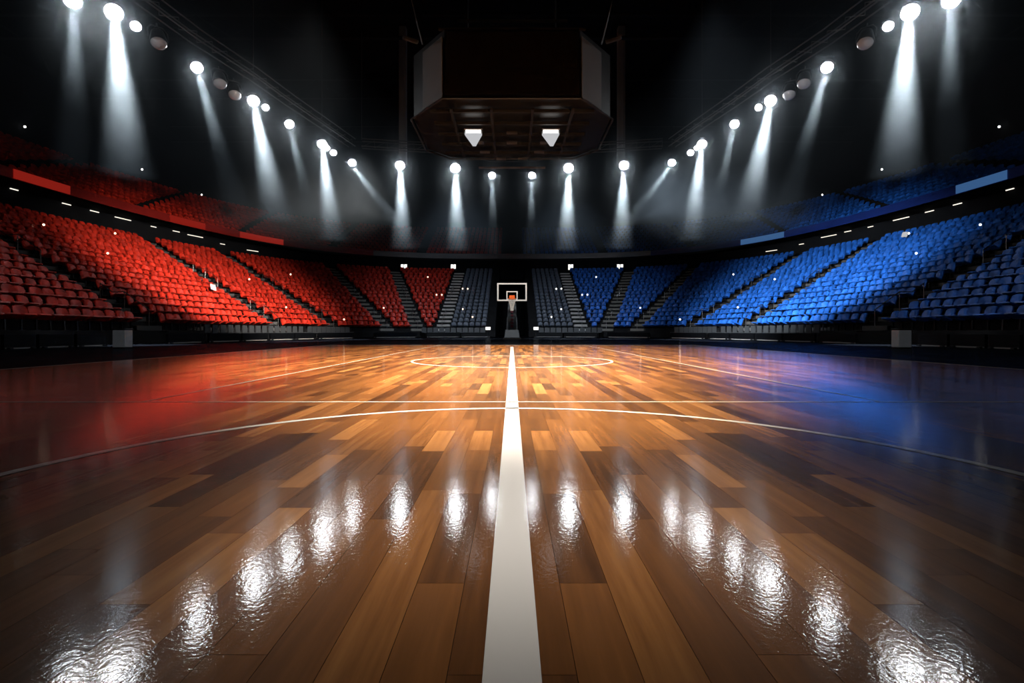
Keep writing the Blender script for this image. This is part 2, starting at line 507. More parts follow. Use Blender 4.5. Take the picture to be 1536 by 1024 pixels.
def seat_leg_geo():
    mb = MB()
    mb.box(-.025, .025, .13, .20, .004, .40)
    mb.box(-.11, .11, .10, .24, .004, .022)
    return mb.v, mb.f
G = [seat_back_geo(), seat_pan_geo(), seat_leg_geo()]
def seat_meshes(col):
    return [mesh('backrest', *G[0], M[col]), mesh('seat_pan', *G[1], M[col]), mesh('pedestal', *G[2], M['black'])]
SM = {c: seat_meshes(c) for c in ('red', 'blue', 'grey')}
def merged_seat(col):
    v, f, mi = [], [], []
    for k, (gv, gf) in enumerate(G):
        b = len(v); v += gv; f += [tuple(b + i for i in q) for q in gf]; mi += [1 if k == 2 else 0] * len(gf)
    me = mesh('seat', v, f); me.materials.append(M[col]); me.materials.append(M['black'])
    for p, i in zip(me.polygons, mi): p.material_index = i
    return me
SG = merged_seat('grey')

seats = []                                   # (px, py, dist, x, y, z, rot, colour, side, block, row, index)
def row_seats(sec, r, sd):
    v = (r + .52) / NR
    pts = [bowl(sec, k / 24, v, sd) for k in range(25)]
    cum = [0]
    for i in range(1, 25): cum.append(cum[-1] + math.dist(pts[i], pts[i - 1]))
    total = cum[-1]; margin = .62 + (.0 if sec else .25)
    usable = total - 2 * margin
    n = int((usable + .06) / .56)
    out = []
    start = (total - (n - 1) * .56) / 2
    for k in range(n):
        d = start + .56 * k; i = 0
        while i < 23 and cum[i + 1] < d: i += 1
        f = (d - cum[i]) / max(1e-9, cum[i + 1] - cum[i])
        p = (pts[i][0] + f * (pts[i + 1][0] - pts[i][0]), pts[i][1] + f * (pts[i + 1][1] - pts[i][1]))
        t = Vector((pts[i + 1][0] - pts[i][0], pts[i + 1][1] - pts[i][1])).normalized()
        nrm = Vector((-t.y, t.x))
        if nrm.x * (0 - p[0]) + nrm.y * (12 - p[1]) < 0: nrm = -nrm       # towards the court
        rot = math.atan2(nrm.x, -nrm.y)                                    # -Y of the seat onto nrm
        out.append((p, rot, k + 1))
    return out
for sd in (-1, 1):
    for sec in range(7):
        for r in range(NR):
            for p, rot, k in row_seats(sec, r, sd):
                z = Z0 + RISE * r
                c = 'grey' if sec == 0 else ('red' if sd < 0 else 'blue')
                q = project((p[0], p[1], z + .65))
                seats.append((q[0], q[1], math.hypot(p[0], p[1]), p[0], p[1], z, rot, c, sd, sec, r, k))
BLOCK = {6: 'nearest', 5: 'second', 4: 'third', 3: 'fourth', 2: 'fifth', 1: 'sixth'}
rest = {'red': [], 'blue': []}
grey_n = 0
for c in ('red', 'blue'):
    mine = [s for s in seats if s[7] == c]
    seen = sorted((s for s in mine if 4 < s[0] < 1532 and 0 < s[1] < 488), key=lambda s: s[2])
    solo = seen[:300]; ids = {id(s) for s in solo}
    rest[c] = [s for s in mine if id(s) not in ids]
    for s in solo:
        o = bpy.data.objects.new(c + '_stadium_seat', None); C.objects.link(o); o.empty_display_size = .1
        o.location = (s[3], s[4], s[5]); o.rotation_euler = (random.uniform(-.10, .03), 0, s[6] + random.uniform(-.16, .16))
        o['label'] = f"{c} tip-up seat in the {ordinal(s[10] + 1)} row up, {ordinal(s[11])} from the {BLOCK[s[9]]} {c} block's far aisle"
        o['category'] = 'seat'; o['group'] = f'{c} tip-up seats of the lower bowl'
        for nm, me in zip(('backrest', 'seat_pan', 'pedestal'), SM[c]):
            h = bpy.data.objects.new(nm, me); C.objects.link(h); h.parent = o
for s in seats:
    if s[7] != 'grey': continue
    o = bpy.data.objects.new('dark_stadium_seat', SG); C.objects.link(o)
    o.location = (s[3], s[4], s[5]); o.rotation_euler = (0, 0, s[6])
    w = 'red' if s[8] < 0 else 'blue'
    o['label'] = f"dark navy seat, {ordinal(s[10] + 1)} row up, {ordinal(s[11])} from the hoop tunnel, {w} side"
    o['category'] = 'seat'; o['group'] = 'dark navy seats of the end stand'

# upper tier seats join the uncounted rest
for i in range(NU):
    v = (i + .5) / NU
    for sd in (-1, 1):
        pts = [up(k / 120, v, sd) for k in range(121)]
        cum = [0]
        for k in range(1, 121): cum.append(cum[-1] + math.dist(pts[k], pts[k - 1]))
        d = .5
        while d < cum[-1] - .3:
            if (d % 11.0) < 1.3: d += .58; continue
            k = 0
            lo, hi = 0, 120
            while hi - lo > 1:
                m_ = (lo + hi) // 2
                if cum[m_] <= d: lo = m_
                else: hi = m_
            f = (d - cum[lo]) / (cum[hi] - cum[lo])
            p = (pts[lo][0] + f * (pts[hi][0] - pts[lo][0]), pts[lo][1] + f * (pts[hi][1] - pts[lo][1]))
            t = Vector((pts[hi][0] - pts[lo][0], pts[hi][1] - pts[lo][1])).normalized(); nrm = Vector((-t.y, t.x))
            if nrm.x * (0 - p[0]) + nrm.y * (12 - p[1]) < 0: nrm = -nrm
            q = project((p[0], p[1], UZ0 + URISE * i + .6))
            if p[1] > 4 and -150 < q[0] < 1690:
                rest['red' if sd < 0 else 'blue'].append((q[0], q[1], 0, p[0], p[1], UZ0 + URISE * i, math.atan2(nrm.x, -nrm.y), None))
            d += .58
for c, where in (('red', 'left'), ('blue', 'right')):
    vv, ff = [], []
    gv = G[0][0] + G[1][0][:8]; gf = list(G[0][1]) + [tuple(len(G[0][0]) + i for i in q) for q in G[1][1][:6]]
    for s in rest[c]:
        j_ = s[6] + random.uniform(-.16, .16); ca_, sa_ = math.cos(j_), math.sin(j_); b = len(vv)
        vv += [(s[3] + ca_ * q.x - sa_ * q.y, s[4] + sa_ * q.x + ca_ * q.y, s[5] + q.z) for q in gv]
        ff += [tuple(b + i for i in q) for q in gf]
    o = link(c + '_seating', mesh(c + '_seating', vv, ff, M[c]))
    tag(o, f'mass of distant {c} tip-up seats filling the far {c} blocks and upper tier', 'seats', kind='stuff')

# ------------------------------------------------------------------ hoop
hoop = empty('basketball_hoop', (0, 33.2, 0))
tag(hoop, 'basketball hoop with clear backboard and slate padded tower before the dark end stand', 'basketball hoop')
def frustum(mb, z0, z1, w0, w1, y00, y01, y10, y11):
    b = len(mb.v)
    mb.v += [Vector(p) for p in ((-w0, y00, z0), (w0, y00, z0), (w0, y01, z0), (-w0, y01, z0), (-w1, y10, z1), (w1, y10, z1), (w1, y11, z1), (-w1, y11, z1))]
    mb.f += [tuple(b + i for i in q) for q in ((3, 2, 1, 0), (4, 5, 6, 7), (0, 1, 5, 4), (1, 2, 6, 5), (2, 3, 7, 6), (3, 0, 4, 7))]
mb = MB(); frustum(mb, 0.004, .10, .60, .58, -.45, 1.3, -.45, 1.3); mb.build('base', M['black'], hoop)
mb = MB(); frustum(mb, .10, .62, .50, .42, -.35, .9, -.25, .8); frustum(mb, .62, 1.45, .36, .33, -.16, .7, -.10, .6); mb.build('tower_pad', M['pad'], hoop, bevel=.03)
mb = MB(); frustum(mb, 1.45, 2.35, .29, .26, -.05, .45, 0, .40); mb.build('upper_pad', M['pad'], hoop, bevel=.02)
for k, z in enumerate((.78, 1.0, 1.22, 1.48, 1.72)):
    MB().box(-.085, .085, -.235 + .02 * k, -.10 + .10, z, z + .14).build('pad_mark', M['maroon'], hoop)
mb = MB().tube([(-.12, .1, 2.3), (-.12, -1.95, 2.75)], .05, 8).tube([(.12, .1, 2.3), (.12, -1.95, 2.75)], .05, 8).tube([(0, .1, 2.0), (0, -1.9, 2.5)], .04, 8)
mb.build('arm', M['black'], hoop)
bz0, bz1, bw, by = 2.36, 3.45, .90, -2.1
MB().box(-bw + .05, bw - .05, by - .005, by + .012, bz0 + .05, bz1 - .05).build('backboard_glass', M['glass'], hoop)
def frame(mb, x0, x1, z0, z1, t, y0, y1):
    mb.box(x0, x1, y0, y1, z0, z0 + t).box(x0, x1, y0, y1, z1 - t, z1).box(x0, x0 + t, y0, y1, z0 + t, z1 - t).box(x1 - t, x1, y0, y1, z0 + t, z1 - t)
    return mb
frame(MB(), -bw, bw, bz0, bz1, .085, by - .03, by + .03).build('backboard_frame', M['white'], hoop)
frame(MB(), -.34, .34, bz0 + .06, bz0 + .60, .065, by - .018, by - .006).build('target_square', M['white'], hoop)
MB().box(-.17, .17, by - .05, by - .02, 2.42, 2.70).box(-.10, .10, by - .20, by - .05, 2.43, 2.50).build('rim_bracket', M['orange'], hoop, bevel=.01)
RC = Vector((0, by - .42, 2.47))
mb = MB(); mb.tube([RC + Vector((.245 * math.cos(t), .245 * math.sin(t), 0)) for t in [2 * PI * i / 28 for i in range(28)]], .022, 8, closed=True)
mb.build('rim', M['orange'], hoop, smooth=True)
mb = MB(); NN = 14
levels = [(0, .24), (.14, .20), (.28, .155), (.42, .12), (.56, .095), (.70, .085)]
for k in range(NN):
    for sgn in (0, 1):
        pts = []
        for li, (dz, rad) in enumerate(levels):
            t = 2 * PI * (k + (.5 if (li % 2) ^ sgn else 0)) / NN
            pts.append(RC + Vector((rad * math.cos(t), rad * math.sin(t), -.015 - dz)))
        mb.tube(pts, .009, 4)
mb.build('net', M['netm'], hoop)

# ------------------------------------------------------------------ scoreboard over the court
sb = empty('scoreboard', (0, 21, 8.6))
tag(sb, 'large dark octagonal scoreboard hanging from the ceiling over the court', 'scoreboard')
oct_ = [(-2.42, -3.0), (2.42, -3.0), (3.85, -1.25), (3.85, 2.0), (2.9, 3.2), (-2.9, 3.2), (-3.85, 2.0), (-3.85, -1.25)]
MB().prism([(x * .985, y * .985) for x, y in oct_], .12, 2.55).build('body', M['black'], sb)
def side_panel(name, m, i, t0, t1, z0, z1, out=.03):
    (x0, y0), (x1, y1) = oct_[i], oct_[(i + 1) % 8]
    a = Vector((x0 + (x1 - x0) * t0, y0 + (y1 - y0) * t0, 0)); c = Vector((x0 + (x1 - x0) * t1, y0 + (y1 - y0) * t1, 0))
    d = (c - a).normalized(); nrm = Vector((d.y, -d.x, 0))
    mb = MB(); b = 0
    for q in (a, c, c + nrm * out, a + nrm * out):
        mb.v += [q + Vector((0, 0, z0)), q + Vector((0, 0, z1))]
    mb.f = [(0, 2, 3, 1), (2, 4, 5, 3), (4, 6, 7, 5), (6, 0, 1, 7), (1, 3, 5, 7), (0, 6, 4, 2)]
    return mb.build(name, m, sb)
side_panel('screen', M['screen'], 0, .01, .99, .25, 2.45)
side_panel('corner_panel', M['panel'], 1, .02, .62, .16, 2.3); side_panel('corner_panel', M['panel'], 7, .38, .98, .16, 2.3)  # paler grey stands in for light caught on the angled faces
side_panel('screen', M['screen'], 2, .02, .98, .25, 2.45); side_panel('screen', M['screen'], 6, .02, .98, .25, 2.45)
mb = MB()
for i in range(8):
    (x0, y0), (x1, y1) = oct_[i], oct_[(i + 1) % 8]
    mb.tube([(x0 * 1.01, y0 * 1.01, .08), (x1 * 1.01, y1 * 1.01, .08)], .035, 6)
mb.build('bottom_rail', M['truss'], sb)
mb = MB()
for y in (-2.2, -1.1, 0, 1.1, 2.2): mb.box(-3.0, 3.0, y - .05, y + .05, -.06, .06)
for x in (-2.2, -.75, .75, 2.2): mb.box(x - .05, x + .05, -2.6, 2.8, -.12, -.06)
mb.build('underside_grid', M['truss'], sb)
mb = MB()
for x, y in ((-.5, 2.5), (.5, 2.5), (-1.2, 1.6), (1.2, 1.6), (0, -.6), (0, .5), (-1.4, -.6), (1.4, -.6), (-1.4, .5), (1.4, .5)):
    mb.box(x - .22, x + .22, y - .05, y + .05, -.22, -.13)
mb.build('bottom_fixture', M['steel'], sb)
for sx in (-1, 1):
    MB().tube([(sx * 3.3, -2.1, 2.5), (sx * 3.9, -3.0, 5.0), (sx * 4.6, -3.2, 14.3)], .03, 6).build('hoist_cable', M['rail'], sb)
    MB().tube([(sx * 2.0, 2.4, 2.5), (sx * 2.0, 2.4, 14.3)], .03, 6).build('hoist_cable', M['rail'], sb)
    MB().box(-.05, .05, -.28, .28, -.05, .05, Matrix.Translation((sx * 3.62, -2.75, 2.3)) @ Matrix.Rotation(sx * 1.0, 4, 'Z')).build('corner_bracket', M['rail'], sb)
mb = MB()
mb.box(-2.0, 2.0, -2.6, -2.5, 3.05, 3.12); mb.box(-2.6, 2.6, -2.95, -2.85, 2.55, 2.62)
mb.build('top_rail', M['truss'], sb)
mb = MB()
mb.box(-1.6, 1.6, 3.6, 3.7, -.25, -.18)
mb.build('rear_rail', M['steel'], sb)

# floodlights under the scoreboard (they light the court)
for sx, side in ((-1, 'red'), (1, 'blue')):
    fl = empty('floodlight', (sx * 1.52, 20.1, 8.42)); tag(fl, f'white floodlight hung under the scoreboard on the {side} seats side', 'floodlight', 'floodlights under the scoreboard')
    MB().box(-.30, .30, -.05, .05, -.14, -.02).build('lens', M['flood'], fl)
    mb = MB(); b = 0
    mb.v = [Vector(p) for p in ((-.34, -.09, -.16), (.34, -.09, -.16), (.10, -.02, -.62), (-.02, -.02, -.62), (-.34, .12, -.16), (.34, .12, -.16), (.10, .06, -.62), (-.02, .06, -.62))]
    mb.f = [(0, 1, 2, 3), (5, 4, 7, 6), (4, 0, 3, 7), (1, 5, 6, 2), (4, 5, 1, 0), (3, 2, 6, 7)]
    mb.build('reflector', M['refl'], fl)
    mb = MB().tube([(-.35, 0, -.1), (-.35, 0, .03), (.35, 0, .03), (.35, 0, -.1)], .02, 6); mb.build('yoke', M['steel'], fl)

# ------------------------------------------------------------------ lamps on the lighting ring
LZ = 12.0
def lamp_pos(px, py):
    Y = (LZ - CZ) * F / (HOR - py); return Vector(((px - 768) / F * Y, Y, LZ))
# (px, py, radius, beam strength, target dx, dy)
LAMPS = [(108, -1, .27, .2, 0, 0), (170, 17, .29, 1.0, .2, 1.0), (203, 38, .19, 0, 0, 0), (295, 100, .245, .30, 2.5, 2),
         (380, 150, .28, .95, 1.6, 2), (398, 160, .18, 0, 0, 0), (434, 185, .245, .22, 2.2, 2), (483, 215, .28, .95, .9, 1.5),
         (491, 221, .16, 0, 0, 0), (500, 228, .21, 0, 0, 0), (528, 243, .245, .35, 9.0, 0), (600, 247, .32, .9, .4, .0),
         (683, 251, .34, 1.1, .3, 0), (738, 262, .25, .22, .2, 0)]
UNLIT = [(238, 62), (330, 123), (352, 140)]
def can_mesh(r):
    mb = MB(); mb.lathe([(r * .45, .95 * r + .25), (r * .75, .85 * r + .2), (r * 1.0, .25 * r), (r * 1.04, -.02), (r * 1.04, -.10), (r * .96, -.10)], 20)
    return mesh('housing', mb.v, mb.f, M['black'], False)
def lens_mesh(r, m):
    mb = MB(); prof = [(r * .97 * math.cos(t), -.06 - r * .80 * math.sin(t)) for t in [PI / 2 * i / 7 for i in range(8)]]
    prof[-1] = (.004, prof[-1][1]); mb.lathe(prof, 20)
    return mesh('lens', mb.v, mb.f, m, True)
def yoke_mesh(r):
    mb = MB(); q = r * 1.12
    mb.tube([(-q, 0, .1), (-q, 0, .75 * r + .35), (-q * .6, 0, r + .5), (q * .6, 0, r + .5), (q, 0, .75 * r + .35), (q, 0, .1)], .025, 6)
    mb.tube([(0, 0, r + .5), (0, 0, .98)], .03, 6)
    return mesh('yoke', mb.v, mb.f, M['truss'])
BEAMS = []
def tilt(o, p, deg):
    h = (Vector((0, 6, LZ)) - p).normalized(); a = math.radians(deg)
    d = Vector((h.x * math.sin(a), h.y * math.sin(a), -math.cos(a)))
    o.rotation_euler = d.to_track_quat('-Z', 'Y').to_euler()
    return d
SIDE = {-1: 'red', 1: 'blue'}
lit_names = ['topmost cropped lamp', 'big flaring lamp', 'small lamp beside the big flaring lamp', 'single lamp', 'big lamp of a pair', 'small lamp of a pair',
             'single lamp between the pair and the trio', 'big lamp of the trio', 'tiny middle lamp of the trio', 'small end lamp of the trio', 'lamp with a slanting beam',
             'outer beam lamp of the end truss', 'inner bright beam lamp of the end truss', 'small central lamp of the end truss']
for sd in (-1, 1):
    for (px, py, r, s, dx, dy), nm in zip(LAMPS, lit_names):
        p = lamp_pos(px, py); p.x *= -sd
        o = empty('stage_spotlight', p); ax = tilt(o, p, 48)
        tag(o, f'glowing {nm}, {SIDE[sd]} side', 'spotlight', 'lit spotlights on the lighting truss')
        link('housing', can_mesh(r), o); link('lens', lens_mesh(r, M['lens'] if r > .24 else M['lens_s']), o); link('yoke', yoke_mesh(r), o)
        if s > 0: BEAMS.append((p + ax * (r * .92 + .06) + Vector((0, 0, -.06)), r, s, Vector((-sd * dx, dy, -12.0)), p))
    for k, (px, py) in enumerate(UNLIT):
        p = lamp_pos(px, py); p.x *= -sd
        o = empty('stage_spotlight', p); r = .30; tilt(o, p, 25)
        tag(o, f'unlit spotlight, {("topmost", "middle", "lowest")[k]} of three dark ones on the truss over the {SIDE[sd]} side', 'spotlight', 'unlit spotlights on the lighting truss')
        link('housing', can_mesh(r), o); link('lens', lens_mesh(r, M['unlit']), o); link('yoke', yoke_mesh(r), o)

# lighting truss carried over the lamps
tp = [lamp_pos(x, y) for x, y in ((108, -1), (170, 17), (295, 100), (380, 150), (434, 185), (483, 215), (528, 243))]
tp = [tp[0] + (tp[0] - tp[1]) * 3.0] + tp
ep = [lamp_pos(x, y) for x, y in ((600, 247), (683, 251), (738, 262))]
def truss(name, label, pts):
    """box truss: four chords with lacing, through pts at the lamp clamps"""
    root = empty(name, (pts[0].x, pts[0].y, LZ + 1.0)); tag(root, label, 'truss')
    P = [p + Vector((0, 0, 1.05)) - root.location for p in pts]
    mb = MB(); lace = MB()
    for dz, w in ((0, -.25), (0, .25), (.5, -.25), (.5, .25)):
        line = []
        for i, p in enumerate(P):
            d = (P[min(i + 1, len(P) - 1)] - P[max(i - 1, 0)]); nrm = Vector((-d.y, d.x, 0)).normalized()
            line.append(p + nrm * w + Vector((0, 0, dz)))
        mb.tube(line, .03, 6)
        if w > 0 and dz == 0: inner = line
    for i in range(len(P) - 1):
        n = max(2, int((P[i + 1] - P[i]).length / .8))
        for k in range(n):
            a = P[i].lerp(P[i + 1], k / n); b = P[i].lerp(P[i + 1], (k + 1) / n)
            lace.tube([a, b + Vector((0, 0, .5))], .015, 4); lace.tube([b, b + Vector((0, 0, .5))], .015, 4)
    mb.build('chords', M['truss'], root); lace.build('lacing', M['truss'], root)
    hang = MB()
    for p in P[::2]: hang.tube([p + Vector((0, 0, .5)), p + Vector((0, 0, 7.9))], .02, 5)
    hang.build('hanger_cables', M['truss'], root)
truss('lighting_truss', 'dark lighting truss carrying the row of lamps over the red seats', tp)
truss('lighting_truss', 'dark lighting truss carrying the row of lamps over the blue seats', [Vector((-p.x, p.y, p.z)) for p in tp])
truss('lighting_truss', 'dark lighting truss carrying lamps across the far end above the hoop', [tp[-1].lerp(ep[0], .2)] + ep + [Vector((-p.x, p.y, p.z)) for p in ep[::-1]] + [Vector((-q.x, q.y, q.z)) for q in [tp[-1].lerp(ep[0], .2)]])
for sd in (-1, 1):
    MB().box(-.25, .25, -.25, .25, .3, 10.3, Matrix.Translation((sd * 8.0, 37.6, 12.5))).build('hanging_column', M['panel'])
    tag(bpy.context.scene.objects[-1] if False else C.objects[-1], f'grey column hanging from the ceiling behind the outer end lamp, {SIDE[sd]} side', 'column', 'hanging columns behind the end lamps')

# ceiling beams
for k, (y, z) in enumerate(((14, 20.5), (20, 20.5), (27, 20.5), (35, 20.5), (44, 20.5), (54, 20.5))):
    mb = MB().box(-36, 36, y - .15, y + .15, z, z + .12).box(-36, 36, y - .15, y + .15, z + 1.6, z + 1.75)
    n = 30
    for i in range(n):
        x0, x1 = -36 + 72 * i / n, -36 + 72 * (i + 1) / n
        mb.tube([(x0, y, z + .1), (x1, y, z + 1.6)] if i % 2 else [(x0, y, z + 1.6), (x1, y, z + .1)], .05, 4)
    tag(mb.build('ceiling_beam', M['beam']), kind='structure')

# ------------------------------------------------------------------ strip lights under the overhang
for sd in (-1, 1):
    for k, (x0, x1, y) in enumerate(((14, 26, 284), (42, 68, 292), (92, 105, 306), (134, 147, 317), (171, 195, 328), (225, 233, 340), (258, 268, 347), (280, 303, 354), (329, 336, 366), (369, 386, 376))):
        a = BACK.at(BACK.from_px(x0)); b = BACK.at(BACK.from_px(x1))
        a = Vector((sd * (a[0] - .15), a[1] - .1, 0)); b = Vector((sd * (b[0] - .15), b[1] - .1, 0))
        z = CZ + (HOR - y) / F * (a.y + b.y) / 2
        a.z = b.z = z
        o = empty('strip_light', (a + b) / 2)
        tag(o, f'{"long" if x1 - x0 > 15 else "short"} thin strip light, {ordinal(k + 1)} from the near end under the {SIDE[sd]} balcony', 'strip light', f'strip lights under the {SIDE[sd]} balcony')
        h = (b - a) / 2
        MB().tube([-h, h], .035, 6).build('tube', M['tube'], o)
        mb = MB().tube([-h * 1.03 + Vector((0, 0, .07)), h * 1.03 + Vector((0, 0, .07))], .05, 4)
        mb.build('housing', M['black'], o)

# ribbon screens on the balcony front
def ribbon(sd, x0, x1, m, label):
    d0, d1 = FASC.from_px(x1), FASC.from_px(x0)
    mb = MB(); n = 8; pts = FASC.line(d0, d1, n)
    for x, y in pts:
        k = -.06 / math.hypot(x, y - 15)
        xx, yy = x * (1 + k), y + (y - 15) * k
        mb.v += [Vector((sd * xx, yy, FZ0 + .04)), Vector((sd * xx, yy, FZ1 - .04)), Vector((sd * x * (1 + k * .2), y + (y - 15) * k * .2, FZ1 - .04)), Vector((sd * x * (1 + k * .2), y + (y - 15) * k * .2, FZ0 + .04))]
    for k in range(n):
        for j in range(4): mb.f.append((4 * k + j, 4 * k + (j + 1) % 4, 4 * k + 4 + (j + 1) % 4, 4 * k + 4 + j))
    mb.f += [(0, 1, 2, 3), (4 * n + 3, 4 * n + 2, 4 * n + 1, 4 * n)]
    tag(mb.build('ribbon_screen', m), label, 'screen')
ribbon(-1, 20, 105, M['redled'], 'dim red ribbon screen on the balcony front, nearest on the red side')
ribbon(-1, 255, 308, M['redled'], 'dim red ribbon screen on the balcony front, second nearest on the red side')
ribbon(-1, 360, 425, M['redled'], 'dim red ribbon screen on the balcony front, farthest on the red side')
ribbon(1, 25, 102, M['blueled'], 'pale blue ribbon screen on the balcony front, nearest on the blue side')
ribbon(1, 360, 425, M['blueled'], 'pale blue ribbon screen on the balcony front, farthest on the blue side')

# small lights high on the outer wall
k = 0
for px, py, where in ((37, 190, 'highest, nearest the camera'), (156, 268, 'low, above the nearest upper seats'), (212, 254, 'second from the camera'), (301, 292, 'third from the camera'), (378, 316, 'fourth from the camera'),
                      (557, 347, 'outermost above the end stand'), (624, 350, 'second outermost above the end stand'), (678, 352, 'upper inner one above the end stand'), (693, 354, 'lower inner one above the end stand')):
    for sd in (-1, 1):
        q = WALL.at(WALL.from_px(px)); Y = q[1] - .3
        r = .19 if px > 500 else .09
        p = Vector((sd * (q[0] - .3), Y, CZ + (HOR - py) / F * Y))
        o = empty('wall_light', p); tag(o, f'tiny white wall light, {where}, {SIDE[sd]} side', 'wall light', 'tiny lights on the outer wall')
        mb = MB(); mb.lathe([(.01, -r), (r * .7, -r * .7), (r, 0), (r * .7, r * .7), (.01, r)], 10); mb.build('bulb', M['dot'], o, smooth=True)
        dv = Vector((sd * q[0], q[1], p.z)) - p
        MB().tube([dv.normalized() * r * .8, dv * .98], .05, 6).build('bracket', M['black'], o)

# grey panel on the far wall
q = WALL.at(0)
mb = MB().box(-3.3, 3.3, q[1] - .5, q[1] - .05, 15.0, 15.6); tag(mb.build('wall_panel', M['palestair']), 'long pale grey panel high on the far wall behind the hoop', 'panel')

# lit section signs hung under the end balcony
for px, sd, w, bl in ((606, -1, .75, (1, .72)), (680, -1, .62, (.8, .8)), (680, 1, .62, (1, .62)), (606, 1, .75, (.8, 1))):
    d = FASC.from_px(px); q = FASC.at(d); Y = q[1] - .6; x = sd * (768 - px) / F * Y
    z = CZ + (HOR - 400.5) / F * Y
    o = empty('section_sign', (x, Y, z)); tag(o, f'small lit white section sign under the end balcony, {"outer" if px < 650 else "inner"} one, {SIDE[sd]} side', 'sign', 'lit section signs under the end balcony')
    MB().box(-w * .62, w * .62, -.02, .05, -.42, .42).build('back_plate', M['black'], o)
    for j, s_ in enumerate(bl):
        x0 = -w * .5 if j == 0 else w * .06
        MB().box(x0, x0 + w * .44, -.06, -.021, .34 - .68 * s_, .34).build('glyph', M['signlit'], o)
    MB().tube([(-w * .4, 0, .42), (-w * .4, 0, 9.98 - z)], .015, 5).tube([(w * .4, 0, .42), (w * .4, 0, 9.98 - z)], .015, 5).build('rods', M['black'], o)

# glowing dots and papers set on the seats
def nearest_seat(px, py):
    return min(seats, key=lambda s: (s[0] - px) ** 2 + (s[1] - py) ** 2)
used = set()
for px, py in ((76, 344), (178, 353), (166, 386), (378, 424), (435, 470), (524, 482), (570, 472), (437, 418), (640, 421), (692, 434), (702, 436), (691, 465), (655, 444), (672, 452), (706, 478)):
    for sd in (-1, 1):
        X = px if sd < 0 else 1536 - px
        s = nearest_seat(X, py)
        if id(s) in used: continue
        used.add(id(s))
        fx_, fy_ = math.sin(s[6]), -math.cos(s[6])
        p = Vector((s[3] - fx_ * .30, s[4] - fy_ * .30, s[5] + .865))
        o = empty('glowing_dot', p)
        sz = .028 + .0008 * s[2]
        col = s[7]
        tag(o, f"small glowing dot set on the {ordinal(s[10] + 1)} row's {ordinal(s[11])} seat, {'dark' if col == 'grey' else BLOCK[s[9]]} block, {SIDE[s[8]]} side", 'marker light', 'glowing dots among the seats')
        mb = MB(); mb.lathe([(.01, .01), (sz, sz), (sz, sz * 1.6), (sz * .6, sz * 2.2), (.01, sz * 2.4)], 10)
        mb.build('bulb', M['warm'] if sd < 0 else M['dot'], o, smooth=True)
        MB().box(-.02, .02, -.02, .02, 0, .012).build('clip', M['black'], o)
for px, py, sz, lab in ((317, 438, .27, 'white paper sheet on a red seat beside the second dark aisle'), (1357, 354, .26, 'white paper sheet on a high blue seat near the balcony')):
    s = nearest_seat(px, py); fx_, fy_ = math.sin(s[6]), -math.cos(s[6])
    mb = MB().box(-sz, sz, -.012, .0, -sz * .75, sz * .75)
    o = mb.build('paper_sheet', M['paper'], None, (s[3] + fx_ * .03, s[4] + fy_ * .03, s[5] + .86), (-.25, .12, s[6])); tag(o, lab, 'paper')

# ------------------------------------------------------------------ courtside
BRD = Curve(14.3, 46.0); CHR = Curve(15.05, 46.75)
def facing(cv, d):
    a, b = cv.at(d - .2), cv.at(d + .2); return Vector((b[0] - a[0], b[1] - a[1]))
def chair_meshes():
    mb = MB().box(-.22, .22, .16, .21, .46, .86); back = mesh('backrest', mb.v, mb.f, M['chair'])
    mb = MB().box(-.23, .23, -.24, .18, .40, .46); seat = mesh('seat', mb.v, mb.f, M['chair'])
    mb = MB()
    for x in (-.2, .2):
        mb.tube([(x, -.2, .004), (x, -.2, .40)], .014, 5); mb.tube([(x, .19, .004), (x, .17, .40), (x, .185, .5)], .014, 5)
    return back, seat, mesh('frame', mb.v, mb.f, M['black'])
CM = chair_meshes()
def side_chair(sd, d, label, group):
    q = CHR.at(d); t = facing(CHR, d); t.x *= sd; t.normalize(); nrm = Vector((-t.y, t.x))
    p = (sd * q[0], q[1])
    if nrm.x * -p[0] + nrm.y * (12 - p[1]) < 0: nrm = -nrm
    o = empty('courtside_chair', (p[0], p[1], 0), math.atan2(nrm.x, -nrm.y)); tag(o, label, 'chair', group)
    for nm, me in zip(('backrest', 'seat', 'frame'), CM): link(nm, me, o)
for sd in (-1, 1):
    for x0, x1, n, rowname in ((316, 455, 15, 'long side row'), (468, 524, 10, 'short side row'), (637, 724, 11, 'end row')):
        d0, d1 = CHR.from_px(x0), CHR.from_px(x1)
        n = min(n, int(abs(d0 - d1) / .52) + 1)
        for k in range(n):
            d = d0 + (d1 - d0) * k / (n - 1)
            far = 'the near end' if 'side' in rowname else 'the outer end'
            side_chair(sd, d, f'grey courtside chair, {ordinal(k + 1)} from {far} of the {SIDE[sd]} side\'s {rowname}', f'grey courtside chairs, {SIDE[sd]} {rowname}')
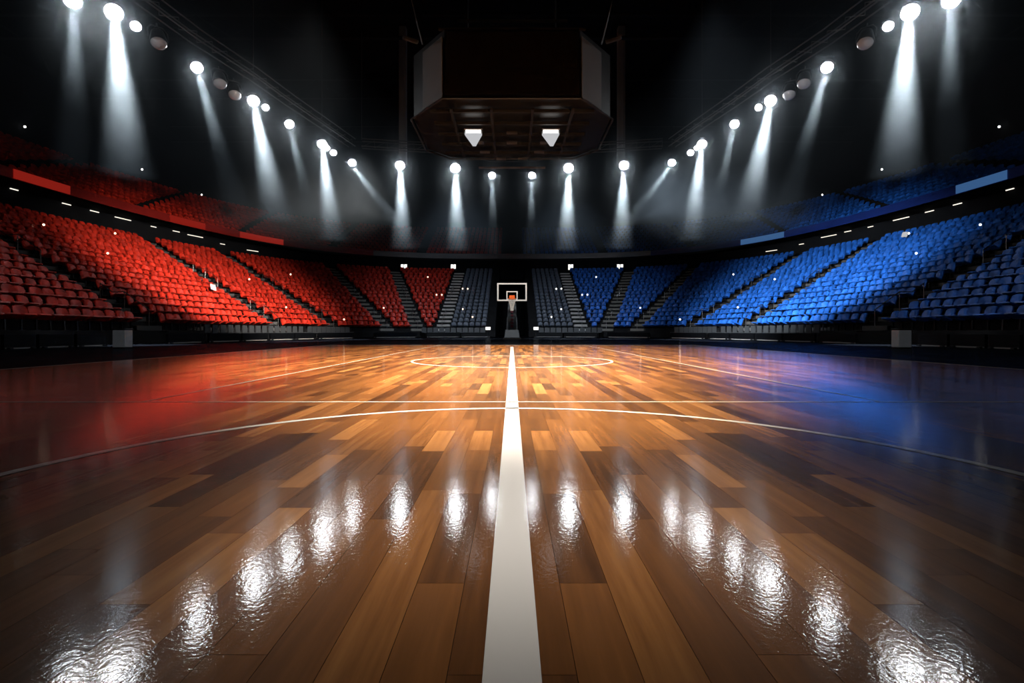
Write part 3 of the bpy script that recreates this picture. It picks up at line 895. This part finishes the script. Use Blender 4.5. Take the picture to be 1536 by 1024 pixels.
# black perimeter boards
def board(sd, x0, x1, label, cv=BRD, h=.42):
    d0, d1 = cv.from_px(x0), cv.from_px(x1)
    a, b = cv.at(d0), cv.at(d1); A, B = Vector((sd * a[0], a[1], 0)), Vector((sd * b[0], b[1], 0))
    mid = (A + B) / 2; t = (B - A); L = t.length; ang = math.atan2(t.y, t.x)
    o = empty('perimeter_board', mid, ang); tag(o, label, 'board', f'black perimeter boards on the {SIDE[sd]} side')
    MB().box(-L / 2 + .03, L / 2 - .03, -.05, .05, .05, h).build('panel', M['boardblack'], o)
    inward = Vector((0, 1, 0)) if (Matrix.Rotation(-ang, 3, 'Z') @ (Vector((0, 15, 0)) - mid)).y > 0 else Vector((0, -1, 0))
    MB().box(-L / 2 + .05, L / 2 - .05, inward.y * .05 - .012, inward.y * .05 + .012, .008, .05).build('base_strip', M['strip'], o)
    for e in (-L / 2 + .1, L / 2 - .2): MB().box(e, e + .1, -.15, .15, .003, .05).build('foot', M['black'], o)
for sd in (-1, 1):
    segs = [(-60, 0), (2, 52), (55, 108), (112, 158), (250, 304), (312, 360), (362, 402), (404, 440), (442, 472), (478, 530), (560, 625), (640, 690), (692, 735)]
    for k, (x0, x1) in enumerate(segs):
        if x1 <= 0: continue
        board(sd, x0, x1, f'low black perimeter board, {ordinal(k)} from the near end along the {SIDE[sd]} side')
# grey cases standing on the apron
for sd in (-1, 1):
    p = at(184, 522, 15.6); x = p.x if sd < 0 else -p.x
    o = empty('equipment_case', (x, 15.6, 0), 0); tag(o, f'upright grey equipment case standing on the dark floor on the {SIDE[sd]} side', 'case', 'grey equipment cases beside the court')
    MB().box(-.19, .19, -.16, .16, .03, .55).build('body', M['boxgrey'], o, bevel=.015)
    MB().box(-.20, .20, -.17, .17, .552, .60).build('lid', M['black'], o, bevel=.01)
    MB().box(-.18, .18, -.15, .15, .002, .03).build('base', M['black'], o)
# white monitors on the end floor either side of the hoop
for sd in (-1, 1):
    p = at(732, 492, 42.0); x = p.x if sd < 0 else -p.x
    o = empty('monitor', (x, 42.0, 0)); tag(o, f'small bright monitor on a black stand beside the hoop, {SIDE[sd]} side', 'monitor', 'monitors beside the hoop')
    MB().box(-.20, .20, -.02, .02, .64, .88).build('screen', M['signlit'], o)
    MB().box(-.23, .23, .021, .06, .61, .91).build('casing', M['black'], o)
    MB().tube([(0, .04, .02), (0, .04, .6)], .03, 6).box(-.2, .2, -.12, .2, .002, .03).build('stand', M['black'], o)

# aisle handrails
for sd in (-1, 1):
    for k in range(1, 7):
        for j, (va, vb) in enumerate(((.03, .20), (.42, .60))):
            root = None
            pts = []
            n = 4
            for i in range(n + 1):
                v = va + (vb - va) * i / n
                a = bowl(k - 1, 1, v, sd); z = Z0 + RISE * math.floor(v * NR + 1e-6) + .03
                pts.append(Vector((a[0], a[1], z)))
            root = empty('aisle_handrail', pts[0])
            tag(root, f'{"lower" if j == 0 else "upper"} steel handrail in the {ordinal(k)} aisle out from the tunnel, {SIDE[sd]} side', 'handrail', 'steel handrails in the aisles')
            r0 = pts[0]
            MB().tube([p - r0 + Vector((0, 0, .92)) for p in pts], .022, 6).build('rail', M['rail'], root)
            for p in pts[::2]:
                MB().tube([p - r0 + Vector((0, 0, .22)) if False else p - r0, p - r0 + Vector((0, 0, .92))], .020, 6).build('post', M['rail'], root)

# ------------------------------------------------------------------ haze hanging under the lighting ring
def ring_volume(name, inner, outer, z0, z1, m):
    mb = MB(); n = 40
    pi_ = [inner.at(inner.len * i / n) for i in range(n + 1)]; po = [outer.at(outer.len * i / n) for i in range(n + 1)]
    li = [(-x, y) for x, y in pi_[::-1]] + pi_[1:]; lo_ = [(-x, y) for x, y in po[::-1]] + po[1:]
    N = len(li)
    for (a, b) in zip(li, lo_):
        mb.v += [Vector((*a, z0)), Vector((*a, z1)), Vector((*b, z1)), Vector((*b, z0))]
    for k in range(N - 1):
        for j in range(4): mb.f.append((4 * k + j, 4 * k + (j + 1) % 4, 4 * k + 4 + (j + 1) % 4, 4 * k + 4 + j))
    mb.f += [(3, 2, 1, 0), (4 * N - 4, 4 * N - 3, 4 * N - 2, 4 * N - 1)]
    me = mesh(name, mb.v, mb.f, m)
    bm = bmesh.new(); bm.from_mesh(me); bmesh.ops.recalc_face_normals(bm, faces=bm.faces); bm.to_mesh(me); bm.free()
    return tag(link(name, me), 'thin bluish haze hanging in the air under the lighting trusses', 'haze', kind='stuff')
ring_volume('haze', Curve(7.0, 29.5, ynear=14), Curve(17.5, 42.0, ynear=14), 6.2, 12.6, haze_material(.0028))
def beam_haze_material():
    """added haze shaping lamp halos and beams, thinning from the middle to nothing at its rim"""
    m = bpy.data.materials.new('beam_haze'); m.use_nodes = True
    nt = m.node_tree; nt.nodes.clear(); L = nt.links
    o = nt.nodes.new('ShaderNodeOutputMaterial'); v = nt.nodes.new('ShaderNodeVolumeScatter'); v.inputs['Color'].default_value = (.80, .91, 1, 1)
    tc = nt.nodes.new('ShaderNodeTexCoord'); ln = nt.nodes.new('ShaderNodeVectorMath'); ln.operation = 'LENGTH'
    mr = nt.nodes.new('ShaderNodeMapRange'); mr.inputs['From Min'].default_value = 1; mr.inputs['From Max'].default_value = 0
    pw = nt.nodes.new('ShaderNodeMath'); pw.operation = 'POWER'; pw.inputs[1].default_value = 2.1
    mu = nt.nodes.new('ShaderNodeMath'); mu.operation = 'MULTIPLY'; mu.inputs[1].default_value = BEAM_HAZE
    L.new(tc.outputs['Object'], ln.inputs[0]); L.new(ln.outputs['Value'], mr.inputs['Value']); L.new(mr.outputs[0], pw.inputs[0])
    L.new(pw.outputs[0], mu.inputs[0]); L.new(mu.outputs[0], v.inputs['Density']); L.new(v.outputs[0], o.inputs['Volume'])
    return m
BEAM_HAZE = .125
mb = MB(); mb.lathe([(max(.003, math.sin(PI * i / 12)), -math.cos(PI * i / 12)) for i in range(13)], 18)
wm = mesh('haze', mb.v, mb.f, beam_haze_material())
for p, r, s_, d, p0 in BEAMS:  # haze volumes added round each beam lamp for its halo and fading beam
    o = link('haze', wm); lg = 5.2 if s_ > .5 else 3.4; o.location = p + d.normalized() * lg * .14
    o.rotation_euler = d.to_track_quat('-Z', 'Y').to_euler()
    k = r * 5 + .2; o.scale = (k, k, lg)
    tag(o, 'added haze volume shaping the halo and beam of a lit lamp', 'haze', 'added haze round the lit lamps', 'stuff')

# ------------------------------------------------------------------ lights
def spot(name, loc, direction, power, angle, blend, radius, col=(1, 1, 1), parent=None):
    l = bpy.data.lights.new(name, 'SPOT'); l.energy = power; l.spot_size = math.radians(angle); l.spot_blend = blend
    l.shadow_soft_size = radius; l.color = col
    o = bpy.data.objects.new(name, l); C.objects.link(o); o.location = loc
    o.rotation_euler = Vector(direction).to_track_quat('-Z', 'Y').to_euler()
    return o
BEAM = 49000
for p, r, s, d, p0 in BEAMS:
    spot('beam_light', p, d, BEAM * s, 21 if s > .5 else 15, .9, r * .5, (.86, .94, 1))
def aim(name, a, b, power, angle, blend, radius, col): return spot(name, a, Vector(b) - Vector(a), power, angle, blend, radius, col)
# court floods under the scoreboard
for sx in (-1, 1):
    aim('flood_light', (sx * 1.52, 19.9, 7.7), (sx * 1.6, 14.6, 0), 15000, 66, 1.0, .25, (1, .80, .56))
for sx in (-1, 1):  # unseen spots behind the camera, added to brighten the court
    aim('unseen_fill', (sx * 2.5, -4, 12), (0, 10.6, 0), 165000, 37, 1.0, .3, (1, .87, .70))
aim('unseen_fill', (0, -3, 11), (0, 4.3, 0), 62000, 20, 1.0, .3, (1, .90, .77))  # added spot filling the dark band across the mid court
aim('unseen_fill', (0, -1.2, 9.5), (0, 1.9, 0), 5600, 15, 1.0, .3, (1, .93, .84))  # added narrow spot for the planks nearest the camera
for sx in (-1, 1): aim('unseen_fill', (sx * 3, -4, 12), (sx * 11.9, 15.5, .3), 1300, 8, .8, .2, (.9, .95, 1))  # added pair without fixtures, brightening the grey cases
# spots without fixtures, added beside the scoreboard to light the stands
aim('stand_fill', (-3.6, 22, 8.3), (-20, 36, 2.4), 40000, 50, 1.0, .4, (1, .90, .80))
aim('stand_fill', (3.6, 22, 8.3), (20, 36, 2.4), 44000, 50, 1.0, .4, (.88, .94, 1))
aim('balcony_fill', (-2, 13, 11), (-30, 50, 11.3), 8000, 25, 1.0, .3, (1, .9, .8))  # added pair without fixtures, brightening the upper tiers and fascia
aim('balcony_fill', (2, 13, 11), (30, 50, 11.3), 9000, 27, 1.0, .3, (.88, .94, 1))
for sx in (-1, 1):  # unseen spots without fixtures behind the scoreboard, aimed at hoop and end stand
    aim('hoop_spot', (sx * 3, 24.5, 8.4), (0, 31, 2.9), 1600, 28, .8, .2, (1, .95, .9))
    aim('end_spot', (sx * 2, 24.5, 8.3), (sx * 6.5, 49, 1.6), 9500, 44, 1.0, .3, (.75, .86, 1))

# ------------------------------------------------------------------ world, camera, colour
w = bpy.data.worlds.new('World'); SC.world = w; w.use_nodes = True
bg = w.node_tree.nodes['Background']; bg.inputs['Color'].default_value = (.35, .5, .8, 1); bg.inputs['Strength'].default_value = .0015
cam = bpy.data.cameras.new('camera'); cam.sensor_width = 36; cam.lens = 36 * F / 1536; cam.shift_y = -(512 - HOR) / 1536
cam.clip_end = 300; cam.clip_start = .02
co = bpy.data.objects.new('camera', cam); C.objects.link(co); co.location = (0, 0, CZ); co.rotation_euler = (PI / 2, 0, 0)
SC.camera = co
SC.view_settings.view_transform = 'Standard'; SC.view_settings.look = 'None'
SC.view_settings.exposure = 0; SC.view_settings.gamma = 1; SC.view_settings.use_curve_mapping = False
cy = SC.cycles
cy.max_bounces = 4; cy.diffuse_bounces = 1; cy.glossy_bounces = 2; cy.adaptive_threshold = .03; cy.adaptive_min_samples = 16; cy.volume_max_steps = 64; cy.volume_step_rate = 1.0; cy.transmission_bounces = 2; cy.volume_bounces = 0; cy.transparent_max_bounces = 10
cy.sample_clamp_indirect = 6; cy.caustics_reflective = False; cy.caustics_refractive = False
cy.use_denoising = True; cy.denoising_input_passes = 'RGB_ALBEDO'
